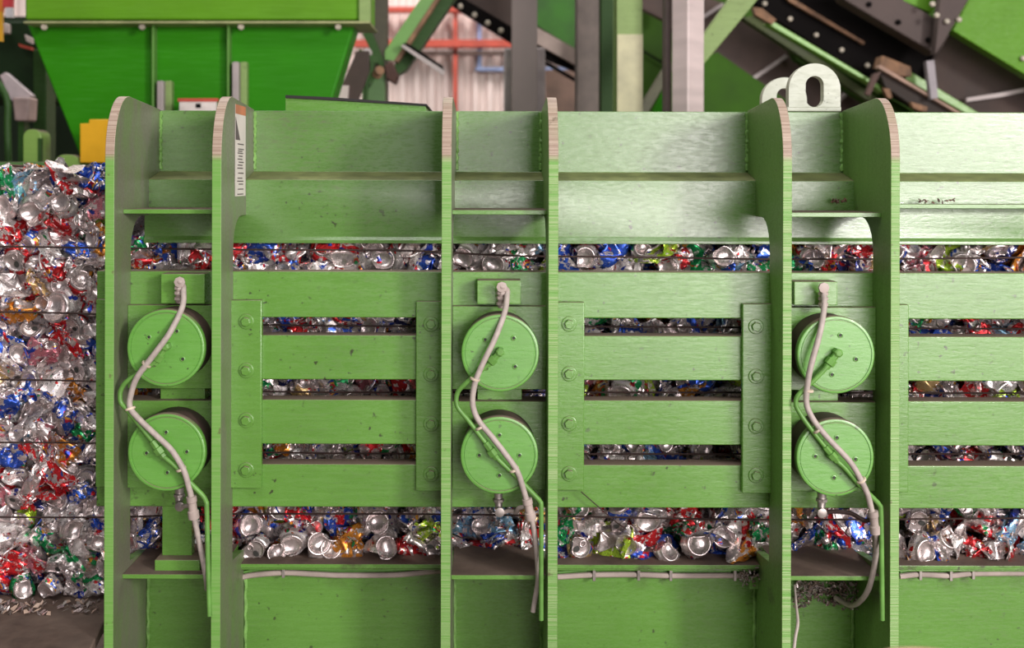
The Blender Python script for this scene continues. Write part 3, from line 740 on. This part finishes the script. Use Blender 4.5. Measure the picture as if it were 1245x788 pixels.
# baling wires
wn = ['top baling wire running level just below the upper edge of the bale', 'second baling wire from the top, behind the second slot', 'middle baling wire round the bale, behind the third slot',
      'fourth baling wire from the top, behind the fourth slot', 'lowest baling wire, crossing the tall bottom slot']
wp = [[(-40, 299), (120, 301.5), (300, 303.5), (500, 305), (620, 311), (800, 313), (920, 315), (1060, 315), (1260, 313)],
      [(-40, 379), (120, 382), (320, 395), (700, 397), (1260, 400)], [(-40, 461), (120, 464), (320, 476), (700, 477), (1260, 478)],
      [(-40, 538), (120, 539), (320, 550), (700, 552), (1260, 552)], [(-40, 628), (120, 629), (290, 625), (540, 625.5), (700, 628), (930, 632), (1260, 630)]]
for lab, pts in zip(wn, wp):
    q = [P(a, b, .245) for a, b in pts]
    q = [q[0]+Vector((0, 1.1, 0)), q[0]+Vector((0, .02, 0))]+q
    tag(MB().tube(q, .0027, 6, sub=4).build('baling_wire', M_wire), lab, 'wire', 'baling wires round the bale')
# clear plastic pocket and brown table
zt = ZB0-.004
e0 = Vector((X(109, -.05), -.05, zt)); e1 = Vector((X(126, .12), .12, zt)); dr = (e1-e0)/.17
tb = empty('discharge_table', (-1.5, .3, 0), 'brown dusty steel table under the left end of the bale', 'table')
mb = MB().prism([(-2.6, -.55, zt), tuple(e0-dr*.5), tuple(e0+dr*.17), (e1.x-.02, 1.5, zt), (-2.6, 1.5, zt)], (0, 0, -.03)); mb.build('table_top', M_dust, tb, .004)
for lx, ly in ((-2.4, -.45), (-1.1, -.45), (-2.4, 1.4), (-1.15, 1.4)):
    MB().box(lx-.04, lx+.04, ly-.04, ly+.04, 0, zt-.03).build('leg', M_grime, tb, .003)

# ------------------------------------------------------------------ background
G_bright = paint('vivid_green_paint', (.026, .225, .002), .45, .1, dust=.2, chips=False, spec=.18)
G_rim = paint('yellow_green_rim_paint', (.11, .30, .012), .45, .2, dust=.2, chips=False, spec=.2)
G_dark = paint('deep_green_paint', (.022, .07, .010), .5, .4, dust=.2, chips=False, spec=.3)
G_pale = paint('pale_green_paint', (.24, .35, .12), .5, .5, dust=.2, chips=True, spec=.3)
M_gal = plain('galvanised_grey_steel', (.40, .35, .34), .5, .2, .15, 6)
M_gray = plain('warm_grey_column_paint', (.23, .19, .175), .6, 0, .12, 3)
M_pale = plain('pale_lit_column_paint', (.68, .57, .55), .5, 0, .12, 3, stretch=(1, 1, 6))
M_brown = plain('brown_belt_underside', (.075, .050, .042), .7, 0, .3, 5)
M_tan = plain('rusty_tan_bracket', (.22, .12, .065), .7, 0, .5, 14)
M_blk = plain('blackened_steel', (.006, .005, .005), .8, spec=.08)
M_bolt = plain('pale_bolt_head', (.48, .43, .34), .5)
M_yel = plain('yellow_paint', (.75, .40, .01), .45, 0, .1)
def bolts(lst, d, parent, r=.014, m=None, name='bolt'):
    for a, b in lst: MB().lathe([(r, 0), (r, .008), (r*.7, .014), (0, .014)], P(a, b, d), n=12).build(name, m or M_bolt, parent)

G_brk2 = paint('hopper_stiffener_paint', (.11, .27, .05), .5, .2, chips=False, spec=.3)
hp = empty('hopper', (P(230, 0, 2.2).x, 2.5, 0), 'large bright green tapering hopper behind the left half of the press', 'hopper')
MB().px([(32, 28), (432, 28), (330, 368), (168, 368)], 2.0, .16).build('hopper_body', G_bright, hp, .01)
mb = MB().px([(30, -90), (448, -90), (448, 24), (30, 24)], 1.92, .26); mb.build('hopper_rim', G_rim, hp, .01)
MB().px([(28, 25.5), (450, 25.5), (450, 28.5), (28, 28.5)], 1.895, .30).build('rim_lip', plain('chipped_lip_paint', (.33, .35, .16), .5), hp, .004, label='pale worn lip')
for a in (436,): MB().px([(a, -90), (a+14, -90), (a+14, 26), (a, 26)], 1.90, .05).build('rim_stiffener', G_pale, hp, .004)
for a, b in ((185.5, 98), (277, 75)):
    MB().px([(a-1.6, 28), (a+1.6, 28), (a+1.6, 330), (a-1.6, 330)], 1.95, .05).build('stiffener', G_brk2, hp, .004)
    MB().px([(a+5, b), (a+13, b), (a+13, 330), (a+5, 330)], 1.93, .07).build('channel', M_gal, hp, .004)
    MB().px([(a+15, b), (a+23, b), (a+23, 330), (a+15, 330)], 1.96, .04).build('channel', G_pale, hp, .004)
bolts([(54, 33), (173, 33), (293, 33), (411, 33)], 1.93, hp, .014)
mb = MB().px([(218, 121), (263, 121), (263, 150), (218, 150)], 1.86, .02, 0); mb.px([(216, 119.5), (265, 119.5), (265, 123.5), (216, 123.5)], 1.855, .02, 1); mb.px([(238, 126), (244, 126), (244, 131), (238, 131)], 1.856, .01, 2)
mb.build('notice_plate', [plain('white_notice', (.75, .68, .64), .5), M_red, M_blk], hp, label='white notice plate with a red top border')
for a, b in ((432, 86), (441, 86)):
    pass
MB().px([(434, 62), (448, 62), (448, 86), (424, 150), (404, 150), (412, 112)], 2.3, .05).build('side_flange', M_brown, hp)
MB().px([(411, 104), (424, 104), (421, 140), (404, 140)], 2.28, .05).build('flange_foot', M_pale, hp)

# clutter to the left of the hopper
lm = empty('pump_unit', (P(20, 100, 2.6).x, 2.8, 0), 'dark green pump housing with a pale filter, left of the hopper', 'machine')
MB().px([(-80, 26), (34, 26), (60, 90), (60, 120), (-80, 120)], 2.6, .5).build('housing', plain('black_green_housing', (.012, .032, .010), .6, spec=.2), lm, .01)
MB().px([(40, 60), (56, 60), (56, 420), (40, 420)], 2.55, .12).build('post', G_dark, lm, .006)
MB().tube([P(-15, 90, 2.3), P(0, 104, 2.3), (P(9, 125, 2.3)), P(9, 160, 2.3), P(13, 260, 2.3)], .016, 12).build('bent_pipe', G_dark, lm)
MB().px([(14, 118), (36, 118), (34, 147), (17, 147)], 2.35, .1).build('filter_bowl', plain('pinkish_filter_plastic', (.45, .33, .31), .5), lm, .01)
MB().px([(0, 92), (6, 88), (38, 116), (34, 122), (14, 122)], 2.45, .05).build('guard_sheet', plain('pale_guard_sheet', (.62, .54, .56), .5), lm)
MB().px([(22, 147), (29, 147), (29, 330), (22, 330)], 2.38, .06).build('stand', G_dark, lm)
MB().px([(-2, 28), (8, 28), (8, 40), (-2, 40)], 2.5, .05).build('lamp_cover', M_pale, lm, .004)
MB().px([(22, 53), (38, 57), (38, 61), (24, 57)], 2.55, .03).build('red_strip', M_red, lm)
MB().px([(30, 42), (38, 46), (38, 53), (32, 50)], 2.55, .03).build('tag_plate', M_pale, lm)
tag(MB().px([(-80, 20), (110, 20), (110, 420), (-80, 420)], 3.6, .08).build('rear_screen', plain('near_black_green', (.012, .03, .010), .7)), 'near-black screen panel standing behind the pump housing at far left', 'panel')
sg = MB().px([(-20, -20), (3, -20), (3, 14), (-20, 14)], 2.2, .02, 0); sg.px([(3, -20), (15, -20), (15, 9), (3, 9)], 2.2, .02, 1); sg.px([(7, 9), (15, 9), (15, 21), (7, 21)], 2.2, .02, 2); sg.px([(-20, 14), (2, 14), (2, 50), (-20, 50)], 2.2, .02, 3)
tag(sg.build('safety_sign', [plain('orange_sign', (.75, .22, .03), .5), plain('red_sign', (.6, .05, .06), .5), plain('white_sign', (.7, .68, .7), .5), M_yel]), 'small orange, red and yellow sign at the top left corner of the picture', 'sign')
def rounded(px0, px1, top, bot, d, th, r, name, m, parent=None):
    pts = [(px0, bot)]+[(px0+r-r*math.cos(t), top+r-r*math.sin(t)) for t in np.linspace(0, PI/2, 7)]+[(px1-r+r*math.sin(t), top+r-r*math.cos(t)) for t in np.linspace(0, PI/2, 7)]+[(px1, bot)]
    return MB().px(pts, d, th).build(name, m, parent, .003)
G_brk = paint('light_green_bracket_paint', (.20, .36, .06), .45, .2, chips=False)
lp = empty('lug_post', (P(39, 200, 1.9).x, 1.95, 0), 'light green round-topped upright bracket behind the top left of the bale', 'bracket')
rounded(28, 50, 157, 738, 1.9, .10, 10, 'upright', G_brk, lp)
MB().px([(46, 168), (50, 168), (50, 738), (46, 738)], 1.895, .02).build('side_rib', G_dark, lp)
br = empty('cross_beam', (P(95, 200, 1.7).x, 1.75, 0), 'green cross beam with a domed shoulder under the yellow box', 'beam')
MB().px([(-30, 197), (135, 197), (135, 420), (-30, 420)], 1.72, .1).build('beam', paint('mid_green_beam_paint', (.06, .19, .03), .5, .3, chips=False), br, .004)
rounded(66, 97, 188, 260, 1.68, .05, 12, 'shoulder', G_brk, br)
yb = MB().px([(97, 150), (108, 150), (108, 145), (134, 145), (134, 198), (97, 198)], 1.66, .14).build('yellow_box', M_yel, None, .004)
tag(yb, 'yellow metal box behind the first rib plate, standing on the green beam', 'box')

# steelwork in the middle
def post(px0, px1, d, th, m, label, top=-120, name='steel_column', extra=None):
    b = P(px0, 0, d); c = P(px1, 0, d); zt_ = Z(top, d); w_ = c.x-b.x; f = th*.12
    # an H section: two flanges and a web
    e = empty(name, ((b.x+c.x)/2, d+th/2, 0), label, 'column')
    MB().box(b.x, c.x, d, d+f, 0, zt_).build('front_flange', m, e, .003)
    MB().box(b.x, c.x, d+th-f, d+th, 0, zt_).build('rear_flange', m, e, .003)
    MB().box((b.x+c.x)/2-.01, (b.x+c.x)/2+.01, d+f, d+th-f, 0, zt_).build('web', m, e)
    return e
e = post(622.5, 653.5, 3.0, .16, M_gray, 'dark grey steel column, leftmost of the upright columns behind the press')
MB().px([(613, 58), (663, 58), (663, 420), (613, 420)], 3.25, .25).build('encasement', plain('mid_grey_encasing', (.36, .32, .31), .6), e, .01, label='lighter grey encasement round its lower part')
post(702, 728.5, 2.8, .16, plain('brown_grey_column_paint', (.20, .16, .145), .6), 'brownish grey steel column left of the two green columns')
post(731, 748.5, 3.2, .14, G_dark, 'very dark green steel column between the brown-grey and the pale green ones')
e = post(750, 781, 2.2, .14, G_pale, 'pale green worn steel column near the middle of the picture top')
M_cream = plain('pale_cream_coat', (.50, .48, .30), .5, 0, .2, 9)  # lower length toned a paler cream than the column above
q0, q1 = P(750.4, 42, 2.2), P(780.6, 330, 2.2)
MB().box(q0.x, q1.x, 2.19, 2.2, q1.z, q0.z).build('wrap', M_cream, e, .001, label='pale cream wrap over the lower length')
e = empty('box_column', (P(836, 0, 2.0).x, 2.1, 0), 'pale bright steel column standing with one corner towards the press', 'column')
a, b, c = P(817, 0, 2.0), P(837.5, 0, 1.92), P(856.5, 0, 2.02)
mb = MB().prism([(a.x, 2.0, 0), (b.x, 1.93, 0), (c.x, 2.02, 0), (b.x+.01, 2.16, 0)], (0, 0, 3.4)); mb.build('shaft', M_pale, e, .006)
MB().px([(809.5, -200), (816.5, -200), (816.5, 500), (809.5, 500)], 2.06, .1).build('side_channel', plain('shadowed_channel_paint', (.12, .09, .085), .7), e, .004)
wp_ = tag(MB().px([(664, 85), (702, 85), (702, 563), (664, 563)], 4.2, .1).build('brown_panel', plain('brown_board', (.24, .155, .12), .7)), 'brown board panel low between the dark grey and brown-grey columns', 'panel')
tag(MB().px([(652, -80), (704, -80), (704, 62), (652, 30)], 4.6, .1).build('green_panel', plain('forest_green_sheet', (.035, .15, .012), .6)), 'dark green sheet panel high between the two greyish columns', 'panel')
G_sheet = plain('olive_green_sheet', (.035, .090, .008), .6, 0, .25, 3, spec=.15)
hs = empty('conveyor_housing', (P(900, 0, 5.2).x, 5.2, 0), 'dark olive green sheet housing behind the pale columns', 'housing')
MB().px([(781, -100), (1400, -100), (1400, 420), (728, 420), (728, 135), (781, 60)], 5.2, .15).build('side_sheet', G_sheet, hs)
MB().px([(795, 133), (812, 100), (812, 420), (795, 420)], 5.1, .05).build('bright_strip', G_bright, hs, label='bright green strip')
MB().px([(781, 10), (812, 26), (812, -60), (781, -60)], 4.9, .1).build('upper_ledge', M_brown, hs)
for k, (a, b) in enumerate([((781, 60), (812, 78)), ((856, 100), (960, 150))]):
    MB().px([a, b, (b[0], b[1]+2), (a[0], a[1]+2)], 5.1, .05).build('seam', M_blk, hs)
def brace(pts, d, th, m, label, name='diagonal_brace', bev=.004):
    return tag(MB().px(pts, d, th).build(name, m, None, bev), label, 'brace')
brace([(915, -40), (954, -40), (855, 79), (840, 96), (840, 63), (855, 43)], 2.3, .08, G_pale, 'pale green diagonal brace leaning up to the right from the bright column')
brace([(776, 150), (783, 122), (815, 70), (819, 84), (790, 134), (640, 636), (628, 636)], 3.0, .08, plain('grey_green_brace', (.12, .12, .075), .6), 'thin grey-green diagonal brace between the pale green and bright columns')
# corner with valves to the right of the hopper
cs = empty('braced_post', (P(462, 0, 3.0).x, 3.0, 0), 'dark olive post with valves right of the hopper, meeting a green diagonal beam', 'post')
MB().px([(453, -80), (470, -80), (470, 420), (453, 420)], 3.0, .12).build('post', plain('dark_olive_post', (.055, .05, .030), .6), cs, .004)
MB().px([(440, 88), (468, 88), (466, 420), (442, 420)], 2.9, .08).build('valve_panel', paint('valve_green', (.06, .17, .03), .5, .3, chips=False), cs, .004)
for vx, vy, m_ in ((445, 66, M_gal), (452, 74, G_dark), (460, 88, M_tan), (444, 84, G_pale), (447, 100, G_dark)):
    MB().lathe([(.010, -.03), (.026, -.028), (.026, -.012), (.014, -.01), (.014, .012), (.024, .014), (.024, .028), (0, .030)], P(vx, vy, 2.8), (.4, -1, .3), 16).build('valve', m_, cs)
MB().tube([P(436, 62, 2.75), P(448, 68, 2.75), P(452, 82, 2.75), P(446, 100, 2.75), P(444, 130, 2.75)], .011, 10).build('valve_pipe', G_dark, cs)
MB().px([(436, 32), (449, 32), (466, 72), (466, 84), (458, 76)], 2.95, .06).build('gusset', G_dark, cs)
MB().px([(467, 80), (476, 74), (484, 92), (480, 102), (470, 96)], 2.85, .1).build('pivot_block', plain('dark_rust_block', (.07, .03, .022), .7), cs, .006)
db = empty('diagonal_beam', (P(505, 20, 3).x, 3.1, 0), 'green diagonal beam leaning up to the right in front of the pink wall', 'beam')
MB().px([(551, -60), (568, -60), (479, 74), (468, 72), (468, 62)], 2.98, .02).build('upper_flange', paint('light_green_flange', (.10, .28, .03), .45, .2, chips=False), db)  # upper flange in a lighter green than the lower one
MB().px([(568, -60), (573, -60), (484, 76), (479, 74)], 2.97, .10).build('flange_edge', M_tan, db)
MB().px([(573, -60), (592, -60), (494, 84), (480, 92), (480, 78)], 3.02, .12).build('lower_flange', G_dark, db)
st = empty('grey_strut', (P(514, 70, 2.9).x, 2.9, 0), 'short grey angle strut sticking out right from the green diagonal beam', 'strut')
MB().px([(487, 56), (491, 54), (541, 86), (539, 92)], 2.9, .03).build('strut_face', M_gal, st)
MB().px([(489, 53), (495, 52), (538, 80), (541, 86)], 2.9, .06).build('strut_top', M_blk, st)
# blue pipe on the back wall
tag(MB().tube([P(583, -70, 7.14), P(583, -20, 7.14), P(583, 12, 7.14), P(583, 78, 7.14), P(584, 83, 7.14), P(590, 84.5, 7.14), P(720, 84.5, 7.14)], .022, 10, sub=5).build('blue_pipe', plain('pale_blue_pipe', (.30, .38, .62), .5)), 'thin pale blue pipe turning a corner on the pink back wall', 'pipe')
# chute across the middle
ch = empty('sloping_chute', (P(620, 30, 3.6).x, 3.7, 0), 'dark sloping conveyor running down to the right behind the grey columns', 'conveyor')
MB().px([(500, -26), (524, -26), (628, 36), (712, 85), (712, 92), (628, 56), (539, 0)], 3.6, .06).build('side_rail', M_blk, ch)
MB().px([(505, -60), (645, -60), (645, 45), (628, 36), (524, -26)], 3.75, .35).build('trough', M_brown, ch)
MB().px([(640, 28), (653, 33.5), (712, 66), (712, 86), (653, 53), (640, 47)], 3.55, .05).build('cover_strip', plain('pale_brown_strip', (.42, .33, .29), .6), ch)
MB().px([(650, 66), (705, 98), (705, 102), (650, 70)], 3.6, .05).build('lower_rail', M_blk, ch)
bolts([(560, 8), (577, 18.5), (593, 28), (609, 37.5)], 3.59, ch, .016)
# conveyor steelwork upper right
M_girder = plain('dark_girder_paint', (.095, .072, .066), .65, 0, .2, 4, spec=.3)
cv = empty('inclined_conveyor', (P(1060, 60, 3).x, 3.2, 0), 'large inclined conveyor with black side plates and a bright green rail, upper right', 'conveyor')
L = lambda pts: [(860+a/3.234, b/3.234) for a, b in pts]
MB().px(L([(-160, -60), (60, 10), (760, 445), (1300, 800), (300, 800), (30, 210), (-160, 100)]), 3.7, .1).build('belt_underside', plain('grey_brown_belt', (.085, .056, .047), .7, 0, .3, 4), cv)
for (a, b) in (((180, 300), (310, 215)), ((-20, 60), (60, 10)), ((420, 470), (560, 350))):
    MB().px(L([a, b, (b[0]+8, b[1]+10), (a[0]+8, a[1]+12)]), 3.66, .04).build('cross_slat', M_gal, cv)
MB().px(L([(-160, 200), (-20, 230), (40, 205), (420, 470), (420, 900), (-160, 900)]), 3.5, .1).build('lower_side_sheet', plain('leaf_green_sheet', (.040, .115, .008), .6, 0, .25, 3, spec=.15), cv)
MB().px(L([(140, 70), (640, 400), (900, 570), (900, 560), (660, 380), (190, 60)]), 3.3, .08).build('olive_rail', plain('olive_rail_paint', (.06, .08, .02), .6), cv)
MB().px(L([(350, 235), (620, 400), (700, 470), (860, 470), (560, 290), (300, 130)]), 3.35, .08).build('rail_web', G_sheet, cv)
MB().px(L([(130, -60), (230, 50), (700, 350), (1300, 700), (1500, 700), (1100, 380), (900, 215), (780, -60)]), 3.2, .1).build('side_plate', M_blk, cv)
MB().px(L([(250, 78), (650, 316), (1100, 455), (1060, 455), (640, 335), (232, 92)][0:2]+[(700, 345), (690, 366), (640, 328), (232, 92)]), 3.05, .08).build('green_rail', paint('lime_rail_paint', (.17, .42, .03), .4, .2, chips=False), cv, .004)
MB().px(L([(780, 270), (1110, 470), (1060, 470), (780, 312)]), 3.05, .08).build('green_rail', paint('lime_rail_paint_low', (.15, .36, .03), .4, .2, chips=False), cv, .004)
MB().px(L([(180, 28), (215, 32), (272, 78), (255, 96), (190, 58)]), 3.02, .05).build('rusty_bracket', M_tan, cv)
bolts(L([(225, 15), (325, 75), (427, 138), (527, 197), (628, 258)]), 3.19, cv, .014)
MB().px(L([(300, -30), (330, -10), (620, 165), (615, 175), (320, 4)]), 3.15, .03).build('return_strip', M_tan, cv)
MB().px(L([(500, -60), (770, -60), (770, 0), (960, 105), (900, 212), (540, 0)]), 2.9, .12).build('girder', M_girder, cv, .006)
bolts(L([(635, 18), (750, 88), (867, 157)]), 2.895, cv, .014, M_blk, 'bolt_hole')
MB().px(L([(920, -60), (1060, -60), (1020, 10), (930, 165), (895, 215), (905, 120)]), 2.8, .06).build('cross_strut', M_girder, cv, .004)
bolts(L([(884, 17), (901, 61), (941, 85), (988, 78)]), 2.79, cv, .014)
MB().px(L([(740, -60), (915, -60), (915, 0), (880, 50), (765, 0)]), 2.95, .04).build('green_infill', G_rim, cv)
MB().px(L([(1060, -60), (1500, -60), (1500, 450), (1245, 290), (965, 120), (1022, 10)]), 2.85, .08).build('green_side_plate', G_rim, cv, .004)
bolts(L([(1240, 230), (1340, 290)]), 2.84, cv, .014)
MB().px(L([(960, 120), (1245, 292), (1500, 450), (1500, 900), (820, 470), (880, 260)]), 3.12, .05).build('dark_underside', plain('dark_brown_underside', (.055, .036, .030), .7, 0, .3, 5), cv)
MB().px(L([(1020, 385), (1150, 365), (1300, 335), (1300, 350), (1150, 382), (1020, 400)]), 3.05, .03).build('grey_tube', M_gal, cv)
MB().px(L([(862, 240), (892, 236), (908, 385), (880, 390)]), 2.9, .04).build('hanger', plain('lilac_grey_steel', (.30, .27, .29), .5), cv)
MB().px(L([(690, 218), (800, 262), (806, 300), (760, 300), (675, 262)]), 2.95, .1).build('rusty_bracket', M_tan, cv, .004)
MB().px(L([(680, 255), (1010, 450), (1060, 480), (1040, 480), (990, 450), (672, 266)]), 2.93, .05).build('rusty_lip', plain('pale_rust_lip', (.38, .25, .19), .7), cv)
MB().px(L([(672, 268), (990, 452), (1000, 480), (830, 430), (700, 340)]), 2.97, .05).build('scraper', plain('dark_scraper', (.03, .02, .015), .7), cv)
MB().px(L([(800, 400), (868, 420), (862, 442), (810, 425)]), 2.92, .04).build('rusty_clip', M_tan, cv, .003)
MB().px(L([(690, 345), (720, 350), (728, 385), (712, 388)]), 2.92, .04).build('rusty_clip', M_tan, cv, .003)
MB().px(L([(655, 290), (685, 280), (640, 375), (625, 370)]), 2.94, .04).build('bracket_arm', plain('brown_arm', (.09, .05, .04), .7), cv)
# blurred tan drum in the near right foreground
c = Vector((.602+.0, -1.2, 0)); zt_ = ZC-.659
e = empty('drum', (c.x, c.y, 0), 'tan drum whose out-of-focus rim just shows at the bottom right edge', 'drum')
MB().lathe([(.115, 0), (.118, .01), (.118, zt_-.02), (.12, zt_-.012), (.12, zt_-.002), (.114, zt_), (.110, zt_-.006), (0, zt_-.006)], (c.x, c.y, 0), (0, 0, 1), 40).build('drum_body', plain('tan_drum_paint', (.42, .28, .17), .5), e)
